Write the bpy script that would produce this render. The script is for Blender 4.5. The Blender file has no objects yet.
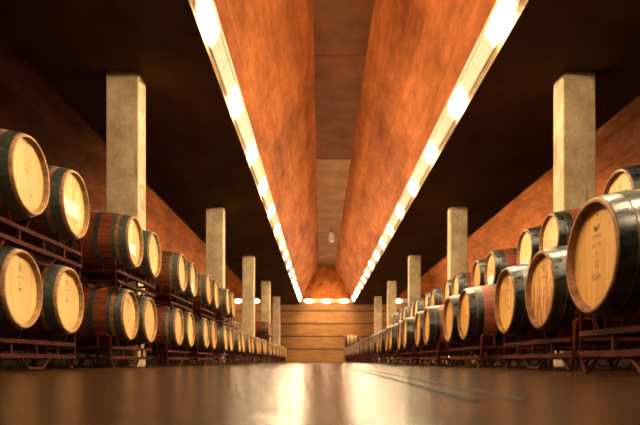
import bpy, bmesh, math, random
from mathutils import Vector
random.seed(7)
PI = math.pi
scene = bpy.context.scene
COL = scene.collection

# ------------------------------------------------------------------ materials
class NT:
    def __init__(s, name):
        s.m = bpy.data.materials.new(name); s.m.use_nodes = True
        s.t = s.m.node_tree; s.n = s.t.nodes; s.l = s.t.links
        s.b = s.n['Principled BSDF']
    def node(s, typ, **kw):
        nd = s.n.new(typ)
        for k, v in kw.items():
            if k.startswith('i_'):
                key = k[2:]
                key = int(key) if key.isdigit() else key.replace('_', ' ')
                nd.inputs[key].default_value = v
            else: setattr(nd, k, v)
        return nd
    def link(s, a, b): s.l.new(a, b)
    def coord(s): return s.node('ShaderNodeTexCoord').outputs['Object']
    def mapping(s, src, scale=(1,1,1), loc=(0,0,0), rot=(0,0,0)):
        mp = s.node('ShaderNodeMapping'); mp.inputs['Scale'].default_value = scale
        mp.inputs['Location'].default_value = loc; mp.inputs['Rotation'].default_value = rot
        s.link(src, mp.inputs[0]); return mp.outputs[0]
    def noise(s, src, scale, detail=4, rough=.6):
        nd = s.node('ShaderNodeTexNoise'); nd.inputs['Scale'].default_value = scale
        nd.inputs['Detail'].default_value = detail; nd.inputs['Roughness'].default_value = rough
        if src is not None: s.link(src, nd.inputs['Vector'])
        return nd.outputs['Fac']
    def ramp(s, src, stops):
        r = s.node('ShaderNodeValToRGB'); e = r.color_ramp.elements
        while len(e) < len(stops): e.new(.5)
        for q, (p, c) in zip(e, stops):
            q.position = p; q.color = tuple(c) + ((1,) if len(c) == 3 else ())
        s.link(src, r.inputs[0]); return r.outputs[0]
    def math(s, op, a, b=None):
        nd = s.node('ShaderNodeMath', operation=op)
        for i, v in enumerate((a, b)):
            if v is None: continue
            if isinstance(v, (int, float)): nd.inputs[i].default_value = v
            else: s.link(v, nd.inputs[i])
        return nd.outputs[0]
    def mix(s, fac, a, b, mode='MIX'):
        nd = s.node('ShaderNodeMix', data_type='RGBA', blend_type=mode)
        for i, v in ((0, fac), (6, a), (7, b)):
            if isinstance(v, (int, float)): nd.inputs[i].default_value = v
            elif isinstance(v, tuple): nd.inputs[i].default_value = tuple(v) + ((1,) if len(v) == 3 else ())
            else: s.link(v, nd.inputs[i])
        return nd.outputs[2]
    def bump(s, h, strength=.3, dist=.01):
        nd = s.node('ShaderNodeBump'); nd.inputs['Strength'].default_value = strength
        nd.inputs['Distance'].default_value = dist; s.link(h, nd.inputs['Height'])
        s.link(nd.outputs[0], s.b.inputs['Normal'])
    def col(s, c):
        if isinstance(c, tuple): s.b.inputs['Base Color'].default_value = tuple(c) + (1,)
        else: s.link(c, s.b.inputs['Base Color'])
    def rough(s, r, spec=.5, metal=0):
        if isinstance(r, (int, float)): s.b.inputs['Roughness'].default_value = r
        else: s.link(r, s.b.inputs['Roughness'])
        s.b.inputs['Specular IOR Level'].default_value = spec
        s.b.inputs['Metallic'].default_value = metal

def plain(name, c, rough=.5, metal=0, spec=.5):
    k = NT(name); k.col(c); k.rough(rough, spec, metal); return k.m

def mat_vault(name, c_dark, c_light, rough=.42):
    k = NT(name); co = k.coord()
    n1 = k.noise(k.mapping(co, (1.6, .35, 1.6)), 1.2, 6, .65)
    base = k.ramp(n1, [(.3, c_dark), (.72, c_light)])
    n2 = k.noise(k.mapping(co, (6, 1.0, 1.2)), 3.0, 5, .7)
    base = k.mix(.55, base, k.ramp(n2, [(.3, (.55,.5,.45)), (.7, (1.25,1.2,1.15))]), 'MULTIPLY')
    sx = k.node('ShaderNodeSeparateXYZ'); k.link(co, sx.inputs[0])
    cb = k.node('ShaderNodeCombineXYZ'); k.link(sx.outputs[1], cb.inputs[0]); k.link(sx.outputs[2], cb.inputs[1])
    br = k.node('ShaderNodeTexBrick', offset=.5)
    br.inputs['Scale'].default_value = 1; br.inputs['Mortar Size'].default_value = .014
    br.inputs['Brick Width'].default_value = 2.44; br.inputs['Row Height'].default_value = .62
    br.inputs['Color1'].default_value = (.80,.77,.74,1); br.inputs['Color2'].default_value = (1.08,1.06,1.04,1)
    br.inputs['Mortar'].default_value = (1.15,1.1,1.05,1)
    k.link(cb.outputs[0], br.inputs['Vector'])
    base = k.mix(.8, base, br.outputs['Color'], 'MULTIPLY')
    k.col(base); k.rough(.7, .05); k.bump(n2, .15, .004)
    return k.m

def mat_concrete(name, a, b, scale=3.0, rough=.75, streak=True):
    k = NT(name); co = k.coord()
    oi = k.node('ShaderNodeObjectInfo')
    off = k.node('ShaderNodeVectorMath', operation='ADD'); k.link(co, off.inputs[0])
    cb = k.node('ShaderNodeCombineXYZ'); k.link(k.math('MULTIPLY', oi.outputs['Random'], 31.0), cb.inputs[0])
    k.link(cb.outputs[0], off.inputs[1]); v = off.outputs[0]
    n1 = k.noise(v, scale, 8, .65)
    c = k.ramp(n1, [(.32, a), (.68, b)])
    n2 = k.noise(v, scale*9, 4, .6)
    c = k.mix(.4, c, k.ramp(n2, [(.3, (.7,.68,.62)), (.6, (1.08,1.07,1.05))]), 'MULTIPLY')
    if streak:
        n3 = k.noise(k.mapping(v, (4, 4, .5)), 2.2, 4, .6)
        c = k.mix(.6, c, k.ramp(n3, [(.30, (.42,.34,.24)), (.40, (1,1,1))]), 'MULTIPLY')
    k.col(c); k.rough(rough, .3); k.bump(n2, .25, .004)
    return k.m

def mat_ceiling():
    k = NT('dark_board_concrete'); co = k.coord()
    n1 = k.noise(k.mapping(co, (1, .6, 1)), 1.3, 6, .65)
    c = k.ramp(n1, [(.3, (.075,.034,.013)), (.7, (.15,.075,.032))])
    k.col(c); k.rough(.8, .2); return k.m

def mat_floor():
    k = NT('polished_brown_concrete'); co = k.coord()
    n1 = k.noise(co, .9, 7, .65)
    n2 = k.noise(co, 9, 6, .65)
    n3 = k.noise(co, 45, 3, .6)
    c = k.ramp(n1, [(.3, (.020,.0075,.0025)), (.7, (.058,.025,.009))])
    c = k.mix(.6, c, k.ramp(n2, [(.3, (.6,.57,.52)), (.7, (1.25,1.22,1.15))]), 'MULTIPLY')
    k.col(c)
    k.rough(k.math('MULTIPLY_ADD', n2, .22) if False else k.math('ADD', k.math('MULTIPLY', n2, .24), .07), .06)
    k.bump(k.math('ADD', k.math('MULTIPLY', n2, .8), k.math('MULTIPLY', n3, .35)), .45, .010)
    return k.m

def mat_farwall():
    k = NT('board_cast_wall'); co = k.coord()
    n1 = k.noise(k.mapping(co, (.5, 1, 3)), 2.0, 7, .65)
    c = k.ramp(n1, [(.3, (.22,.09,.027)), (.7, (.42,.205,.07))])
    n2 = k.noise(k.mapping(co, (1.2, 1, 14)), 3, 4, .6)
    c = k.mix(.5, c, k.ramp(n2, [(.3, (.7,.66,.6)), (.65, (1.1,1.1,1.08))]), 'MULTIPLY')
    k.col(c); k.rough(.7, .3); return k.m

def angle_staves(k, co, n):
    sx = k.node('ShaderNodeSeparateXYZ'); k.link(co, sx.inputs[0])
    an = k.math('ARCTAN2', sx.outputs[1], k.math('SUBTRACT', sx.outputs[2], .325))
    u = k.math('MULTIPLY', k.math('ADD', an, PI), n/(2*PI))
    return u, sx

def mat_staves(name='wine_stained_oak_staves', ra=(.13,.026,.011), rb=(.31,.08,.03)):
    k = NT(name); co = k.coord()
    oi = k.node('ShaderNodeObjectInfo')
    u, sx = angle_staves(k, co, 30)
    fl = k.math('FLOOR', u); fr = k.math('FRACT', u)
    wn = k.node('ShaderNodeTexWhiteNoise', noise_dimensions='2D')
    cb = k.node('ShaderNodeCombineXYZ'); k.link(fl, cb.inputs[0]); k.link(k.math('MULTIPLY', oi.outputs['Random'], 50), cb.inputs[1])
    k.link(cb.outputs[0], wn.inputs['Vector'])
    # across the length: natural oak near both ends, stained dark red in the middle
    ax = k.math('ABSOLUTE', k.math('ADD', sx.outputs[0], .44))
    grain = k.noise(k.mapping(co, (2.5, 40, 40)), 1.0, 5, .6)
    red = k.ramp(grain, [(.3, ra), (.7, rb)])
    nat = k.ramp(grain, [(.3, (.24,.115,.042)), (.7, (.44,.24,.10))])
    blot = k.noise(co, 7, 4, .6)
    f = k.math('ADD', ax, k.math('MULTIPLY', k.math('SUBTRACT', blot, .5), .12))
    fac = k.ramp(f, [(.265, (0,0,0)), (.335, (1,1,1))])
    c = k.mix(fac, red, nat)
    c = k.mix(.5, c, k.ramp(wn.outputs['Value'], [(0, (.6,.58,.56)), (1, (1.3,1.28,1.25))]), 'MULTIPLY')
    seam = k.math('ABSOLUTE', k.math('SUBTRACT', fr, .5))
    sm = k.ramp(seam, [(.46, (1,1,1)), (.5, (.35,.33,.32))])
    c = k.mix(1.0, c, sm, 'MULTIPLY')
    k.col(c); k.rough(.5, .22); k.bump(grain, .2, .002); return k.m

def mat_head(name, a, b, stain=None):
    k = NT(name); co = k.coord()
    oi = k.node('ShaderNodeObjectInfo')
    rnd = k.math('MULTIPLY', oi.outputs['Random'], 37.0)
    sx = k.node('ShaderNodeSeparateXYZ'); k.link(co, sx.inputs[0])
    u = k.math('MULTIPLY', k.math('ADD', sx.outputs[1], .2713), 11.5)
    fl = k.math('FLOOR', u); fr = k.math('FRACT', u)
    cb = k.node('ShaderNodeCombineXYZ'); k.link(fl, cb.inputs[0]); k.link(rnd, cb.inputs[1])
    wn = k.node('ShaderNodeTexWhiteNoise', noise_dimensions='2D'); k.link(cb.outputs[0], wn.inputs['Vector'])
    off = k.node('ShaderNodeVectorMath', operation='ADD'); k.link(co, off.inputs[0])
    cb2 = k.node('ShaderNodeCombineXYZ'); k.link(k.math('ADD', rnd, k.math('MULTIPLY', fl, 3.1)), cb2.inputs[0])
    k.link(cb2.outputs[0], off.inputs[1])
    g = k.noise(k.mapping(off.outputs[0], (1, 38, 2.2)), 1.4, 6, .6)
    c = k.ramp(g, [(.28, a), (.72, b)])
    c = k.mix(.55, c, k.ramp(wn.outputs['Value'], [(0, (.82,.78,.72)), (1, (1.08,1.08,1.06))]), 'MULTIPLY')
    if stain:
        s1 = k.noise(k.mapping(off.outputs[0], (1, 22, 3.0)), 1.0, 5, .7)
        zz = k.math('SUBTRACT', .39, sx.outputs[2])
        ff = k.math('ADD', s1, k.math('MULTIPLY', zz, .55))
        c = k.mix(k.ramp(ff, [(.55, (0,0,0)), (.62, (.8,.8,.8))]), c, stain)
    drip = k.noise(off.outputs[0], 14, 4, .7)
    c = k.mix(.7, c, k.ramp(drip, [(.27, (.45,.3,.2)), (.36, (1,1,1))]), 'MULTIPLY')
    seam = k.math('ABSOLUTE', k.math('SUBTRACT', fr, .5))
    c = k.mix(.8, c, k.ramp(seam, [(.48, (1,1,1)), (.5, (.45,.36,.28))]), 'MULTIPLY')
    # object tint variety
    tint = k.ramp(oi.outputs['Random'], [(0, (.90,.88,.84)), (1, (1.06,1.05,1.02))])
    c = k.mix(1.0, c, tint, 'MULTIPLY')
    k.col(c); k.rough(.55, .35); k.bump(g, .12, .002); return k.m

def mat_chime(name='oak_chime', a=(.34,.18,.07), b=(.60,.37,.16)):
    k = NT(name); co = k.coord()
    u, sx = angle_staves(k, co, 30)
    fl = k.math('FLOOR', u); fr = k.math('FRACT', u)
    wn = k.node('ShaderNodeTexWhiteNoise', noise_dimensions='1D'); k.link(fl, wn.inputs['W'])
    n = k.noise(co, 30, 5, .65)
    c = k.ramp(n, [(.3, a), (.7, b)])
    c = k.mix(.6, c, k.ramp(wn.outputs['Value'], [(0, (.55,.5,.46)), (1, (1.2,1.18,1.15))]), 'MULTIPLY')
    seam = k.math('ABSOLUTE', k.math('SUBTRACT', fr, .5))
    c = k.mix(1, c, k.ramp(seam, [(.46, (1,1,1)), (.5, (.4,.36,.32))]), 'MULTIPLY')
    k.col(c); k.rough(.5, .4); return k.m

def mat_hoop(name='galvanised_hoop_steel', a=(.055,.066,.055), b=(.12,.135,.115), metal=.55):
    k = NT(name); co = k.coord()
    n = k.noise(k.mapping(co, (4, 10, 10)), 3, 5, .65)
    c = k.ramp(n, [(.3, a), (.7, b)])
    k.col(c); k.rough(k.math('ADD', k.math('MULTIPLY', n, .2), .30 if metal < .6 else .20), .5, metal); return k.m

def mat_rack():
    k = NT('rust_red_painted_steel'); co = k.coord()
    n = k.noise(co, 12, 6, .7)
    c = k.ramp(n, [(.35, (.045,.008,.006)), (.7, (.10,.022,.014))])
    k.col(c); k.rough(.65, .06); return k.m

def emission(name, colr, strength):
    m = bpy.data.materials.new(name); m.use_nodes = True
    t = m.node_tree; t.nodes.clear()
    e = t.nodes.new('ShaderNodeEmission'); o = t.nodes.new('ShaderNodeOutputMaterial')
    e.inputs[0].default_value = tuple(colr) + (1,); e.inputs[1].default_value = strength
    t.links.new(e.outputs[0], o.inputs[0]); return m

def mat_diffuser(name, half, lamp, strength, low, f0=.2, f1=1.5):
    """opal diffuser with a tube of half-length `lamp` behind it: bright in the middle of the panel"""
    k = NT(name); co = k.coord()
    sx = k.node('ShaderNodeSeparateXYZ'); k.link(co, sx.inputs[0])
    a = k.math('ABSOLUTE', sx.outputs[1])
    r = k.node('ShaderNodeMapRange', interpolation_type='SMOOTHSTEP')
    r.inputs[1].default_value = lamp*f0; r.inputs[2].default_value = min(half, lamp*f1)
    r.inputs[3].default_value = 1; r.inputs[4].default_value = 0
    k.link(a, r.inputs[0])
    g = k.math('POWER', r.outputs[0], 3.0)
    colr = k.mix(r.outputs[0], (1,.74,.42), LIGHT_COL)
    k.col((.40,.36,.28)); k.rough(.5)
    k.link(colr, k.b.inputs['Emission Color']); k.link(k.math('ADD', k.math('MULTIPLY', g, strength), low), k.b.inputs['Emission Strength'])
    return k.m

LIGHT_COL = (1.0, .74, .42)
M = {}
M['vault'] = mat_vault('orange_vault_panels', (.18,.045,.011), (.50,.165,.043))
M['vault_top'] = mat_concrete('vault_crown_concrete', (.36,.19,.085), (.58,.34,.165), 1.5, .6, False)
M['vault_top_shaded'] = mat_concrete('vault_crown_shaded_concrete', (.15,.055,.018), (.27,.11,.04), 1.5, .6, False)  # same crown concrete, with the near end's shade put into its colour
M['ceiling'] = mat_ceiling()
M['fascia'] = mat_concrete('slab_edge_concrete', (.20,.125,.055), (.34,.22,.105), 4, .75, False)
M['column'] = mat_concrete('column_concrete', (.52,.38,.21), (.92,.76,.51), 2.6, .8, True)
M['floor'] = mat_floor()
M['farwall'] = mat_farwall()
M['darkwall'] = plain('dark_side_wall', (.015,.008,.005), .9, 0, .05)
M['groove'] = plain('dark_groove', (.07,.035,.015), .9)
M['staves'] = mat_staves()
M['staves_clean'] = mat_staves('unstained_oak_staves', (.42,.27,.11), (.66,.46,.22))
M['head'] = mat_head('pale_oak_head', (.74,.46,.16), (.93,.68,.31))
M['head_amber'] = mat_head('amber_oak_head', (.62,.31,.07), (.80,.46,.13))
M['head_stain'] = mat_head('wine_streaked_oak_head', (.60,.30,.085), (.80,.46,.15), (.24,.06,.018))
M['chime'] = mat_chime()
M['chime_dark'] = mat_chime('dark_oak_chime', (.17,.07,.025), (.36,.18,.07))
M['hoop'] = mat_hoop()
M['hoop_dark'] = mat_hoop('dark_hoop_steel', (.03,.034,.036), (.09,.10,.10), .9)
M['rack'] = mat_rack()
M['ink'] = plain('black_stencil_ink', (.10,.06,.025), .7)
M['paper'] = plain('white_paper', (.86,.85,.84), .6)
M['print'] = plain('grey_print', (.55,.53,.56), .7)
M['bung'] = plain('silicone_bung', (.5,.42,.3), .5)
M['orange'] = plain('orange_paint', (.75,.20,.03), .6)
M['edge'] = plain('pale_trim', (.62,.52,.36), .5)
M['dark'] = plain('dark_steel_joint', (.02,.012,.008), .7, 0, .1)
M['white'] = plain('white_enamel', (.85,.80,.70), .4)

# ------------------------------------------------------------------ mesh helpers
def mesh(name, bm, mats, smooth=False, angle=35):
    bmesh.ops.recalc_face_normals(bm, faces=bm.faces[:])
    me = bpy.data.meshes.new(name); bm.to_mesh(me); bm.free()
    for m in (mats if isinstance(mats, (list, tuple)) else [mats]): me.materials.append(m)
    if smooth:
        for p in me.polygons: p.use_smooth = True
        try: me.set_sharp_from_angle(angle=math.radians(angle))
        except Exception: pass
    return me
def obj(name, me, parent=None, loc=(0,0,0)):
    o = bpy.data.objects.new(name, me); COL.objects.link(o); o.location = loc
    if parent: o.parent = parent
    return o
def thing(name, label, cat, loc=(0,0,0), rz=0, group=None):
    o = bpy.data.objects.new(name, None); COL.objects.link(o); o.empty_display_size = .1
    o.location = loc; o.rotation_euler = (0,0,rz); o['label'] = label; o['category'] = cat
    if group: o['group'] = group
    return o
def struct(name, me):
    o = obj(name, me); o['kind'] = 'structure'; return o
def add_box(bm, x0, x1, y0, y1, z0, z1, bevel=0):
    vs = [bm.verts.new((x, y, z)) for x in (x0,x1) for y in (y0,y1) for z in (z0,z1)]
    fs = [bm.faces.new([vs[i] for i in q]) for q in ((0,1,3,2),(4,6,7,5),(0,4,5,1),(2,3,7,6),(0,2,6,4),(1,5,7,3))]
    if bevel:
        es = {e for f in fs for e in f.edges}
        bmesh.ops.bevel(bm, geom=list(es), offset=bevel, segments=2, affect='EDGES')
def lathe_x(bm, prof, n=56, cz=.325, closed=False):
    """prof: list of (x, r); revolve about the axis y=0, z=cz"""
    rings = []
    for x, r in prof:
        if r < 1e-6: rings.append([bm.verts.new((x, 0, cz))])
        else: rings.append([bm.verts.new((x, r*math.sin(2*PI*i/n), cz + r*math.cos(2*PI*i/n))) for i in range(n)])
    seq = list(zip(rings, rings[1:])) + ([(rings[-1], rings[0])] if closed else [])
    for a, b in seq:
        for i in range(n):
            j = (i+1) % n
            if len(a) == 1 and len(b) == 1: continue
            if len(a) == 1: bm.faces.new((a[0], b[i], b[j]))
            elif len(b) == 1: bm.faces.new((a[i], b[0], a[j]))
            else: bm.faces.new((a[i], b[i], b[j], a[j]))
def tube(bm, pts, r, n=8):
    pts = [Vector(p) for p in pts]; rings = []
    up0 = None
    for i, p in enumerate(pts):
        d = (pts[min(i+1, len(pts)-1)] - pts[max(i-1, 0)]).normalized()
        ref = Vector((0,0,1)) if abs(d.z) < .9 else Vector((1,0,0))
        if up0 is not None: ref = up0
        a = d.cross(ref)
        if a.length < 1e-4: a = d.cross(Vector((0,1,0)))
        a.normalize(); b = a.cross(d).normalized(); up0 = b
        rings.append([bm.verts.new(p + a*r*math.cos(2*PI*k/n) + b*r*math.sin(2*PI*k/n)) for k in range(n)])
    for A, B in zip(rings, rings[1:]):
        for k in range(n): bm.faces.new((A[k], B[k], B[(k+1)%n], A[(k+1)%n]))
    bm.faces.new(rings[0]); bm.faces.new(rings[-1][::-1])
def fillet(pts, r=.03, seg=4):
    out = [Vector(pts[0])]
    for a, b, c in zip(pts, pts[1:], pts[2:]):
        a, b, c = Vector(a), Vector(b), Vector(c)
        d1, d2 = (a-b), (c-b); rr = min(r, d1.length*.45, d2.length*.45)
        p, q = b + d1.normalized()*rr, b + d2.normalized()*rr
        for i in range(seg+1):
            t = i/seg; out.append(p*(1-t)**2 + b*2*t*(1-t) + q*t*t)
    out.append(Vector(pts[-1])); return out
def quad_mesh(name, quads, m):
    bm = bmesh.new()
    for q in quads: bm.faces.new([bm.verts.new(p) for p in q])
    me = bpy.data.meshes.new(name); bm.to_mesh(me); bm.free(); me.materials.append(m); return me

# ------------------------------------------------------------------ camera
CAM_H, FPX = .068, 590.0
cd = bpy.data.cameras.new('camera'); cam = bpy.data.objects.new('camera', cd); COL.objects.link(cam)
cam.location = (0, 0, CAM_H); cam.rotation_euler = (PI/2, 0, 0)
cd.sensor_width = 36; cd.lens = FPX/640*36
cd.shift_x = -.5/640; cd.shift_y = (361-212.5)/640
cd.clip_start = .02; cd.clip_end = 200
cd.dof.use_dof = True; cd.dof.focus_distance = 4.6; cd.dof.aperture_fstop = 2.9
scene.camera = cam

# ------------------------------------------------------------------ room shell
H = 3.69 + CAM_H           # underside of the flat slabs
D0, D1 = -5.0, 38.5        # back of hall, far wall
XL, XR = -9.4, 10.2
FAS = .13
CROWN = 6.10
VAULTS = [(-7.16, -3.63), (-1.35, 2.13), (4.42, 7.95)]

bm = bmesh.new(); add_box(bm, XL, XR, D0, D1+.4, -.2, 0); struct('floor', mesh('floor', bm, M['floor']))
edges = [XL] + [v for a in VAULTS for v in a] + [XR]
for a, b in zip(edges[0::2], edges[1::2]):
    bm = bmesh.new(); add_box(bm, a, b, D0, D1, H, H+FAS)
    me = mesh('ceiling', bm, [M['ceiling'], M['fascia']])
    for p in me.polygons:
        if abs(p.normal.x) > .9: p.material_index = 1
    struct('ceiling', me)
# vaults: two leaning faces, a crown, end faces
PAN_UP, PAN_IN = .205, .115            # light panels form the foot of each leaning face
for vi, (a, b) in enumerate(VAULTS):
    z0 = H + FAS; rise = CROWN - z0; ins = (b-a)/2 - .5
    al, bl = a + ins, b - ins
    e0, e1 = D0, D1
    es = D1 - ins
    STEP = 25.9
    struct('ceiling', quad_mesh('ceiling', [[(a,e0,z0),(a,e1,z0),(al,es,CROWN),(al,e0,CROWN)]], M['vault']))
    struct('ceiling', quad_mesh('ceiling', [[(b,e1,z0),(b,e0,z0),(bl,e0,CROWN),(bl,es,CROWN)]], M['vault']))
    struct('ceiling', quad_mesh('ceiling', [[(b,e1,z0),(a,e1,z0),(al,es,CROWN),(bl,es,CROWN)]], M['vault']))
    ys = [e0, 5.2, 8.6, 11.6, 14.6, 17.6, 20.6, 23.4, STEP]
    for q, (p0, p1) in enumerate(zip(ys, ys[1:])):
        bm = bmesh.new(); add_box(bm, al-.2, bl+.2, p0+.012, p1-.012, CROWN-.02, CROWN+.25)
        struct('ceiling', mesh('ceiling', bm, M['vault_top' if q >= 5 else 'vault_top_shaded']))  # nearer segments take the copy with shade painted in
    bm = bmesh.new(); add_box(bm, al-.2, bl+.2, e0, STEP-.02, CROWN+.02, CROWN+.2)
    struct('ceiling', mesh('ceiling', bm, M['groove']))
    c2 = CROWN + .12
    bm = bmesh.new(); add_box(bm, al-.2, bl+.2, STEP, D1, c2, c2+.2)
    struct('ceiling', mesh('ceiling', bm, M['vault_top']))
# far wall: five cast boards with open joints
bm = bmesh.new(); zz = [0, .80, 1.63, 2.465, 3.30, 4.2]
for p, q in zip(zz, zz[1:]): add_box(bm, XL, XR, D1, D1+.2, p + (.085 if p else 0), q)
struct('wall_far', mesh('wall_far', bm, M['farwall']))
bm = bmesh.new(); add_box(bm, XL, XR, D1+.06, D1+.3, 0, 4.2); struct('wall_far', mesh('wall_far', bm, M['groove']))
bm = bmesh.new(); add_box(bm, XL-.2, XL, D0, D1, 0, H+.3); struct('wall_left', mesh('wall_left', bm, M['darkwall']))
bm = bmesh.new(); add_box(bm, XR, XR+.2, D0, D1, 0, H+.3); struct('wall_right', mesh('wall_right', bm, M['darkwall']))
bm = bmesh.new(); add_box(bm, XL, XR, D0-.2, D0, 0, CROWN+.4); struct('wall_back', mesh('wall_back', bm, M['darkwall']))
# metal-edged joint in the floor
bm = bmesh.new()
for x in (.262, .345): add_box(bm, x-.006, x+.006, 1.0, 34, -.002, .0025)
struct('trim_1', mesh('trim_1', bm, M['dark']))
bm = bmesh.new(); add_box(bm, .268, .339, 1.0, 34, -.002, .0008)
struct('trim_2', mesh('trim_2', bm, M['floor']))

# ------------------------------------------------------------------ lights built as panels at the foot of the vaults
ORD = ['nearest','second','third','fourth','fifth','sixth','seventh','eighth','ninth','tenth','eleventh','twelfth','thirteenth','fourteenth','fifteenth','sixteenth','seventeenth','eighteenth','nineteenth','twentieth','twenty-first','twenty-second','twenty-third','twenty-fourth','twenty-fifth','twenty-sixth','twenty-seventh','twenty-eighth','twenty-ninth','thirtieth','thirty-first','thirty-second','thirty-third','thirty-fourth','thirty-fifth','thirty-sixth']
PITCH = 2.18
LPITCH = 2.15
STR, LOW = 400.0, .22
def panel_meshes(half, lamp, up, inn, key, stg=STR, f0=.2, f1=1.5):
    # local: length along Y, panel leans from (0,0) to (inn, up) in XZ, facing +X and down
    n = Vector((up, 0, -inn)).normalized()
    def slab(t0, t1, o0, o1, m, nm, hl=half):
        bm = bmesh.new(); d = Vector((inn, 0, up))
        vs = []
        for y in (-hl, hl):
            for t, o in ((t0,o0),(t1,o0),(t1,o1),(t0,o1)):
                p = d*t + n*o; vs.append(bm.verts.new((p.x, y, p.z)))
        for i in range(4):
            j = (i+1) % 4; bm.faces.new((vs[i], vs[j], vs[4+j], vs[4+i]))
        bm.faces.new(vs[:4]); bm.faces.new(vs[4:][::-1])
        return mesh(nm, bm, m)
    return (slab(.02, .93, .006, .022, mat_diffuser('opal_diffuser_'+key, half, lamp, stg, LOW, f0, f1), 'diffuser'),
            slab(.93, 1.12, .004, .034, M['edge'], 'edge_trim'))
pm_side = panel_meshes(LPITCH/2 - .004, .36, PAN_UP, PAN_IN, 'long')
def light_panel(label, loc, rz, meshes, group):
    t = thing('mounted_light_panel', label, 'light', loc, rz, group)
    obj('diffuser', meshes[0], t); obj('edge_trim', meshes[1], t)
    return t
z0 = H + FAS
va, vb = VAULTS[1]
first = 6.76
for i in range(15):
    y = first + LPITCH*i
    light_panel(f'white light panel along left edge of the central vault, {ORD[i]} one from the camera', (va, y, z0), 0, pm_side, 'light panels along the left vault edge')
    light_panel(f'white light panel along right edge of the central vault, {ORD[i]} one from the camera', (vb, y, z0), PI, pm_side, 'light panels along the right vault edge')
# end panels of each vault: three across
for i in range(1, 4):
    y = first - LPITCH*i
    for x, rz, nm in ((va, 0, 'left'), (vb, PI, 'right')):
        light_panel(f'white light panel on the {nm} vault edge, {ORD[i-1]} one above the photo frame', (x, y, z0), rz, pm_side, f'light panels above the frame, {nm}')
pm_end = panel_meshes(.565, .26, PAN_UP, PAN_IN, 'short', 60.0)
for vi, (a, b) in enumerate(VAULTS):
    nm = ('left', 'central', 'right')[vi]
    for k in range(3):
        x = (a+b)/2 + (k-1)*1.15
        light_panel(f'short light panel at the far end of the {nm} vault, {("left","middle","right")[k]} of three', (x, D1, z0), -PI/2, pm_end, 'light panels at the vault ends')
# side vaults: one long run on each edge (hidden behind the slabs from here, they light the leaning faces)
for vi, yc, hl in ((0, 27.6, 10.6), (2, 26.1, 12.1)):
    a, b = VAULTS[vi]; nm = ('left', '', 'right')[vi]
    runs = [panel_meshes(hl, hl - .2, PAN_UP, PAN_IN, nm + q, st, .85, 1.0) for q, st in (('_outer', 5.0), ('_inner', (58.0, 0, 85.0)[vi]))]
    light_panel(f'continuous light strip along the outer edge of the {nm} side vault', (a if vi == 0 else b, yc, z0), 0 if vi == 0 else PI, runs[0], None)
    light_panel(f'continuous light strip along the inner edge of the {nm} side vault', (b if vi == 0 else a, yc, z0), PI if vi == 0 else 0, runs[1], None)
# small hanging lamp in the raised end of the crown
t = thing('hanging_lamp', 'small white capsule lamp hanging under the crown at far end of central vault', 'lamp', (.50, 27.2, 5.55))
bm = bmesh.new()
prof = [(0,.0),(.0,.07),(.03,.11),(.30,.115),(.40,.09),(.44,.03),(.45,0)]
n = 20; rings = []
for z, r in prof:
    rings.append([bm.verts.new((r*math.cos(2*PI*i/n), r*math.sin(2*PI*i/n), z)) for i in range(n)] if r > 0 else [bm.verts.new((0,0,z))])
for A, B in zip(rings, rings[1:]):
    for i in range(n):
        j = (i+1) % n
        if len(A) == 1: bm.faces.new((A[0], B[i], B[j]))
        elif len(B) == 1: bm.faces.new((A[i], A[j], B[0]))
        else: bm.faces.new((A[i], A[j], B[j], B[i]))
obj('lamp_body', mesh('lamp_body', bm, M['white'], True), t)
bm = bmesh.new(); tube(bm, [(0,0,.44),(0,0,CROWN+.12-5.55)], .015)
obj('stem', mesh('stem', bm, M['dark']), t)

# ------------------------------------------------------------------ columns
bm = bmesh.new(); add_box(bm, -.203, .203, 0, .35, 0, H, .012)
col_me = mesh('column', bm, M['column'])
for i in range(5):
    y = 7.5 + 6.54*i
    for side, x in (('left', -2.525), ('right', 3.297)):
        o = obj('concrete_column', col_me, None, (x, y, 0))
        extra = {('left',0): ' with an orange painted mark', }.get((side, i), '')
        o['label'] = f'square beige concrete column, {ORD[i]} one on the {side}' + extra
        o['category'] = 'column'; o['group'] = f'concrete columns on the {side}'
        if i == 0 and side == 'left':
            bm = bmesh.new(); X0, X1 = .2035, .2055
            zc = 2.18
            def bar(y0, y1, z0_, z1_): add_box(bm, X0, X1, y0, y1, z0_, z1_)
            bar(.08,.27, zc+.145, zc+.165); bar(.08,.27, zc-.03, zc-.01); bar(.08,.105, zc-.01, zc+.145); bar(.245,.27, zc+.02, zc+.145)
            bar(.08,.27, zc-.08, zc-.058); bar(.08,.27, zc-.125, zc-.103)
            pm = obj('painted_mark', mesh('painted_mark', bm, M['orange']), o); pm['label'] = 'orange outlined square above two orange bars'

# ------------------------------------------------------------------ barrels
L, RB, RE = .88, .325, .266
def rad(x):  # x measured from front chime (0) to back (-L)
    s = (x + L/2)/(L/2); return RB - (RB-RE)*s*s
bm = bmesh.new(); lathe_x(bm, [(-.020 - (L-.04)*i/26, rad(-.020 - (L-.04)*i/26)) for i in range(27)])
ME_BODY = mesh('staves', bm, M['staves'], True)
ME_BODY_CLEAN = ME_BODY.copy(); ME_BODY_CLEAN.materials[0] = M['staves_clean']
def chime_mesh(front=True, m='chime'):
    f = (lambda x: x) if front else (lambda x: -L - x)
    bm = bmesh.new()
    lathe_x(bm, [(f(-.021), rad(-.021)), (f(-.004), rad(-.004)), (f(0), rad(0)-.004), (f(-.001), .250), (f(-.030), .2415), (f(-.050), .2405)])
    return mesh('chime', bm, M[m], True, 30)
ME_CH = {'left': (chime_mesh(), chime_mesh(False)), 'right': (chime_mesh(True, 'chime_dark'), chime_mesh(False, 'chime_dark'))}
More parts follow.
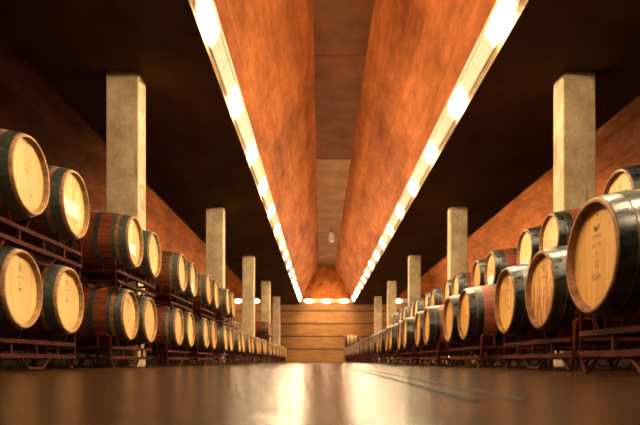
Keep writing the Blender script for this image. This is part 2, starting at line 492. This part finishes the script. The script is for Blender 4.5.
def head_mesh(m, front=True):
    f = (lambda x: x) if front else (lambda x: -L - x)
    bm = bmesh.new(); lathe_x(bm, [(f(-.036), 0), (f(-.036), .242), (f(-.058), .242), (f(-.058), 0)])
    return mesh('head', bm, m, True, 30)
HEADS = {k: head_mesh(M[k]) for k in ('head', 'head_amber', 'head_stain')}
ME_HEAD_B = head_mesh(M['head_amber'], False)
def hoop_mesh(x0, x1, m='hoop'):
    bm = bmesh.new(); n = 4; t = .0035
    xs = [x0 + (x1-x0)*i/n for i in range(n+1)]
    outer = [(x, rad(x)+t) for x in xs]; inner = [(x, rad(x)-.001) for x in reversed(xs)]
    lathe_x(bm, outer + inner, closed=True)
    return mesh('hoop', bm, M[m], True, 40)
HOOPS = {'left': [(-.098,-.026), (-.172,-.134), (-.35,-.295)], 'right': [(-.080,-.010), (-.150,-.086), (-.345,-.285)]}
ME_HOOPS = {}
for s, hs in HOOPS.items():
    ME_HOOPS[s] = [hoop_mesh(*q, 'hoop' if s == 'left' else 'hoop_dark') for a, b in hs for q in ((a, b), (-L-b, -L-a))]
bm = bmesh.new()
n = 16
for z0_, z1_, r in ((.648, .664, .026),):
    A = [bm.verts.new((-L/2 + r*math.cos(2*PI*i/n), r*math.sin(2*PI*i/n), z0_)) for i in range(n)]
    B = [bm.verts.new((-L/2 + r*.9*math.cos(2*PI*i/n), r*.9*math.sin(2*PI*i/n), z1_)) for i in range(n)]
    for i in range(n): bm.faces.new((A[i], A[(i+1)%n], B[(i+1)%n], B[i]))
    bm.faces.new(B)
ME_BUNG = mesh('bung', bm, M['bung'])

# stencilled marks: text outlines turned into mesh on the head plane (local Y right, Z up, facing +X)
HX = -.0355
def text_mesh(s, size):
    cu = bpy.data.curves.new('t', 'FONT'); cu.body = s; cu.size = size; cu.align_x = 'CENTER'
    ob = bpy.data.objects.new('t', cu); COL.objects.link(ob)
    dg = bpy.context.evaluated_depsgraph_get(); dg.update()
    me = bpy.data.meshes.new_from_object(ob.evaluated_get(dg))
    vs = [v.co.copy() for v in me.vertices]; fs = [list(p.vertices) for p in me.polygons]
    bpy.data.objects.remove(ob); bpy.data.curves.remove(cu); bpy.data.meshes.remove(me)
    return vs, fs
def put_text(bm, s, y, z, size, sx=1.0):
    vs, fs = text_mesh(s, size)
    nv = [bm.verts.new((HX, y + v.x*sx, z + v.y)) for v in vs]
    for f in fs:
        try: bm.faces.new([nv[i] for i in f])
        except ValueError: pass
def poly(bm, pts):
    vs = [bm.verts.new((HX, y, z)) for y, z in pts]; 
    f = bm.faces.new(vs); bmesh.ops.triangulate(bm, faces=[f])
def rule(bm, y0, y1, z, t=.004): poly(bm, [(y0,z),(y1,z),(y1,z+t),(y0,z+t)])
def crest(bm, y, z, s):
    # small winged crest: two curved strokes, a stem and dots
    def stroke(pts, w):
        for (a, b), (c, d) in zip(pts, pts[1:]):
            L_ = math.hypot(c-a, d-b) or 1; nx, ny = -(d-b)/L_*w, (c-a)/L_*w
            poly(bm, [(y+(a+nx)*s, z+(b+ny)*s), (y+(a-nx)*s, z+(b-ny)*s), (y+(c-nx)*s, z+(d-ny)*s), (y+(c+nx)*s, z+(d+ny)*s)])
    stroke([(-1,.7),(-.7,.1),(-.2,-.3),(.3,-.25),(.9,-.6)], .10)
    stroke([(-.1,1.2),(0,.5),(-.15,0),(.1,-.5)], .10)
    stroke([(.2,1.0),(.55,.5),(.5,.0)], .08)
    stroke([(-.5,-.7),(.0,-.85),(.5,-.75)], .07)
def bird(bm, y, z, s):
    P = [(-1,.1),(-.75,.55),(-.35,.25),(.1,.1),(.5,.35),(1,.5),(.85,.0),(.5,-.35),(0,-.5),(-.5,-.4),(-.85,-.15)]
    poly(bm, [(y+a*s, z+b*s) for a, b in P])
    poly(bm, [(y+(.25+.22*math.cos(q*PI/4))*s, z+(1.9+.22*math.sin(q*PI/4))*s) for q in range(8)])
C = .325
def stencil(kind):
    bm = bmesh.new()
    if kind == 'fish':
        bird(bm, 0, C+.145, .035); put_text(bm, 'TONEL', 0, C+.092, .028, 1.3); put_text(bm, "MT TF", 0, C+.045, .030, 1.2)
        rule(bm, -.006, .006, C+.012, .008); put_text(bm, '12', 0, C-.058, .055); put_text(bm, '820A', 0, C-.120, .044)
    elif kind == 'crest':
        crest(bm, 0, C+.158, .027); rule(bm, -.045, .045, C+.088); put_text(bm, '12', 0, C+.030, .036); put_text(bm, '98', 0, C-.016, .042, 1.2)
    elif kind == 'lines':
        crest(bm, 0, C+.165, .032); rule(bm, -.07, .09, C+.092, .005); rule(bm, -.07, -.064, C-.02, .11)
        put_text(bm, '8', .02, C-.01, .045); put_text(bm, '00', .02, C-.075, .045)
    elif kind == 'scribble':
        put_text(bm, 'V', .05, C+.13, .05, .5); rule(bm, -.03, .06, C+.075); put_text(bm, '02', -.01, C+.02, .045); put_text(bm, '4', .05, C-.16, .05)
    else:
        crest(bm, 0, C+.16, .026); put_text(bm, 'M21', 0, C-.04, .05); put_text(bm, '7', 0, C-.10, .04)
    for v in bm.verts: v.co.y *= .92; v.co.z = C + (v.co.z-C)*.92
    return mesh('stencil_mark', bm, M['ink'])
STENCIL = {k: stencil(k) for k in ('fish', 'crest', 'lines', 'scribble', 'code')}
def paper_mesh(y0, y1, z0_, z1_):
    bm = bmesh.new(); add_box(bm, HX-.0005, HX+.0015, y0, y1, z0_, z1_)
    me_ = mesh('paper_sheet', bm, [M['paper'], M['print']])
    return me_
def print_mesh(y0, y1, z0_, z1_):
    bm = bmesh.new(); nl = 7
    for i in range(nl):
        z = z0_ + (z1_-z0_)*(i+.6)/nl
        for a, b in ((.06,.30),(.56,.80)):
            e = b - random.uniform(0,.12)
            w = y1-y0
            vs = [bm.verts.new((HX+.002, y0+w*p, q)) for p, q in ((a,z),(e,z),(e,z+.0025),(a,z+.0025))]; bm.faces.new(vs)
    return mesh('printed_lines', bm, M['print'])
PAPERS = {'wide': (-.205, .115, .220, .348), 'side': (-.175, .09, .187, .307), 'low': (-.18, .055, .128, .265)}
ME_PAPER = {k: (paper_mesh(*v), print_mesh(*v)) for k, v in PAPERS.items()}
bm = bmesh.new()   # small tag stuck across the front hoop, upper side
for ia in range(4):
    a0, a1 = math.radians(22 + ia*5), math.radians(27 + ia*5)
    q = []
    for x, an in ((-.075,a0),(-.012,a0),(-.012,a1),(-.075,a1)):
        r = rad(x) + .005; q.append(bm.verts.new((x, r*math.sin(an), .325 + r*math.cos(an))))
    bm.faces.new(q)
ME_TAG = mesh('paper_tag', bm, plain('tag_paper', (.78,.62,.48), .6))

def barrel(x, y, z, side, label, group, head='head', mark='crest', paper=None, tag=False, clean=False):
    b = thing('wine_barrel', label, 'barrel', (x, y, z), 0 if side == 'left' else PI, group)
    obj('stave_body', ME_BODY_CLEAN if clean else ME_BODY, b)
    obj('chime', ME_CH[side][0], b); obj('chime', ME_CH[side][1], b)
    h = obj('head', HEADS[head], b); obj('head', ME_HEAD_B, b)
    for m in ME_HOOPS[side]: obj('hoop', m, b)
    obj('bung', ME_BUNG, b)
    if mark: obj('stencil_mark', STENCIL[mark], h)
    if paper:
        p = obj('paper_sheet', ME_PAPER[paper][0], b); p['label'] = 'white printed paper sheet'
        obj('printed_lines', ME_PAPER[paper][1], p)
    if tag:
        p = obj('paper_tag', ME_TAG, b); p['label'] = 'small pale paper tag on the front hoop'
    return b

# ------------------------------------------------------------------ racks (local X = barrel axis, head side +X; Y along the row)
RX = .33
CZ = .563                                     # barrel axis above rack base
rr = RB - (RB-RE)*((RX-.018)/(L/2))**2 + .0095               # barrel radius over the rails
def box_me(name, *a, bevel=.003):
    bm = bmesh.new(); add_box(bm, *a, bevel); return mesh(name, bm, M['rack'])
RACK_PARTS = []
for s in (1, -1):
    x = RX*s
    RACK_PARTS.append(('rail', box_me('rail', x-.018, x+.018, -.70, .70, .0865, .120)))
    RACK_PARTS.append(('rail', box_me('rail', x-.018, x+.018, -.70, .70, .192, .224)))
    for y in (-.36, 0, .36):
        RACK_PARTS.append(('post', box_me('post', x-.011, x+.011, y-.012, y+.012, .120, .192, bevel=.002)))
    for sy in (-1, 1):
        bm = bmesh.new()
        pts = [(x, sy*.535, .0885), (x, sy*.62, .012), (x, sy*.665, .012), (x, sy*.712, .10), (x, sy*.712, .335), (x-s*.13, sy*.712, .335), (x-s*.13, sy*.712, .205)]
        tube(bm, fillet(pts, .045, 5), .011); RACK_PARTS.append(('end_loop', mesh('end_loop', bm, M['rack'], True)))
    bm = bmesh.new()
    tube(bm, fillet([(x,-.22,.0885),(x,-.115,.012),(x,.115,.012),(x,.22,.0885)], .03, 4), .011)
    RACK_PARTS.append(('foot', mesh('foot', bm, M['rack'], True)))
    for yb in (-.38, .38):                     # cradle: two wedges that the barrel sits in
        for sg in (-1, 1):
            bm = bmesh.new()
            zt = CZ - math.sqrt(rr*rr - .150**2) - .001
            vs = []
            for xx in (x-.013, x+.013):
                for yy, zz_ in ((.098,.222),(.114,.222),(.163,zt+.004),(.150,zt)): vs.append(bm.verts.new((xx, yb + sg*yy, zz_)))
            for i in range(4):
                j = (i+1) % 4; bm.faces.new((vs[i], vs[j], vs[4+j], vs[4+i]))
            bm.faces.new(vs[:4]); bm.faces.new(vs[4:][::-1])
            RACK_PARTS.append(('cradle', mesh('cradle', bm, M['rack'])))
for y in (-.685, 0, .685):
    RACK_PARTS.append(('crossbar', box_me('crossbar', -RX+.018, RX-.018, y-.014, y+.014, .088, .114, bevel=.002)))
    RACK_PARTS.append(('crossbar', box_me('crossbar', -RX+.018, RX-.018, y-.014, y+.014, .196, .220, bevel=.002)))
def rack(x, y, z, side, label, group):
    r = thing('barrel_rack', label, 'rack', (x, y, z), 0 if side == 'left' else PI, group)
    for nm, me in RACK_PARTS: obj(nm, me, r)
    return r

BASE = CZ - RB                                # bilge bottom above rack base
TIER = .79
def jit(a): return random.uniform(-a, a)
SHIFT = {('right', -1): .10, ('left', 1): .12, ('left', 2): .14}
def row(side, headx, y0, ks, tier, rowname, spec={}, head='head', marks=('crest','code','scribble'), racks=True, idx0=0, single=()):
    """pairs of barrels, one rack per pair; spec: {barrel index: dict}"""
    sg = -1 if side == 'left' else 1
    for q, k in enumerate(ks):
        hx = headx(k) if callable(headx) else headx
        yc = y0 + .38 + PITCH*k + SHIFT.get((side, k), 0)
        z = TIER*tier
        rack(hx + sg*L/2, yc, z, side, f'rust-red steel rack under the {rowname}, {ORD[idx0//2+q]} rack from the camera', f'racks under the {rowname}')
        for j in (0, 1):
            i = idx0 + 2*q + j
            sp = dict(spec.get(i, {}))
            if sp.get('skip'): continue
            seen = i - sum(1 for v in spec.values() if v.get('skip'))
            lab = sp.pop('label', None) or f'oak barrel in the {rowname}, {ORD[seen]} barrel from the camera'
            sp.setdefault('head', head if random.random() < .8 else ('head_amber' if head == 'head' else 'head'))
            sp.setdefault('mark', random.choice(marks))
            dx = jit(.004)
            barrel(hx + sg*0 + dx, yc + (-.38 if j == 0 else .38), z + BASE, side, lab, f'barrels of the {rowname}', **sp)

# left block: two tiers
row('left', -2.04, 4.07, range(15), 0, 'left lower tier', {
    0: dict(mark='crest', head='head', label='oak barrel at left frame edge, lower tier, crest and two stencilled numbers'),
    1: dict(mark='crest', head='head', label='oak barrel with stencilled crest and numbers, second from left frame edge in lower tier'),
    2: dict(mark='lines', head='head'), 3: dict(mark='code', head='head')})
row('left', -1.995, 4.09, range(5), 1, 'left upper tier', {
    0: dict(mark='scribble', head='head', label='oak barrel at left frame edge, upper tier, thin scribbled head without paper'),
    1: dict(mark='scribble', head='head', paper='wide', label='oak barrel with wide white paper sheet, second in left upper tier'),
    2: dict(mark='code', head='head', paper='side', label='oak barrel with white paper sheet, third in left upper tier before the column'),
    3: dict(mark='code', head='head'), 5: dict(mark='code', head='head', paper='low')})
row('left', -2.04, 4.07, [9], 1, 'left far upper stack', {}, 'head_amber')
row('left', -3.26, 4.07, range(10), 0, 'left rear lower tier', {}, 'head_amber')
row('left', -3.26, 4.07, [9], 1, 'left far rear upper stack', {}, 'head_amber')
# right block: low front row, two-tier rear row
row('right', lambda k: 1.27 if k < 0 else 1.515, 4.11, range(-1, 16), 0, 'right front row', {
    0: dict(skip=True),
    1: dict(head='head_amber', mark='fish', label='largest oak barrel at right, bird emblem over stencilled numbers on its head'),
    2: dict(head='head_stain', mark='lines', label='oak barrel with dark wine streaks down its head, beside the largest barrel'),
    3: dict(head='head_amber', mark='lines', label='oak barrel with ruled lines on head, next behind the wine-streaked one'),
    4: dict(head='head_amber', mark='code', tag=True, label='oak barrel with small pale tag on its front hoop, fourth in right front row'),
    5: dict(head='head_amber', mark='code'), }, 'head_amber', ('code', 'crest', 'lines'))
row('right', 2.41, 4.06, range(8), 0, 'right rear lower tier', {}, 'head_amber')
row('right', 2.41, 4.06, range(8), 1, 'right rear upper tier', {
    1: dict(head='head', mark='crest', label='topmost oak barrel at right frame edge, behind the largest barrel'),
    2: dict(head='head', mark='code', label='oak barrel in front of the right column, third in right upper tier'),
    3: dict(head='head', mark='crest', paper='low', label='oak barrel with white paper low on head, fourth in right upper tier'),
    4: dict(head='head', mark='crest', paper='low', label='oak barrel with white paper low on head, fifth in right upper tier')}, 'head')
row('right', 1.515, 4.11, [15], 1, 'right far upper stack', {0: dict(clean=True, label='pale unstained oak barrel on the far right stack by the end wall, nearer one'), 1: dict(clean=True, label='pale unstained oak barrel on the far right stack by the end wall, farther one')}, 'head')

# ------------------------------------------------------------------ world and colour management
w = bpy.data.worlds.new('world'); scene.world = w; w.use_nodes = True
w.node_tree.nodes['Background'].inputs[0].default_value = (.010,.006,.003,1)
w.node_tree.nodes['Background'].inputs[1].default_value = .3
scene.view_settings.view_transform = 'Standard'
scene.view_settings.look = 'None'
scene.view_settings.exposure = 0.0
scene.cycles.use_light_tree = True
scene.cycles.max_bounces = 8
scene.cycles.diffuse_bounces = 5
scene.cycles.sample_clamp_indirect = 6
scene.cycles.use_denoising = True
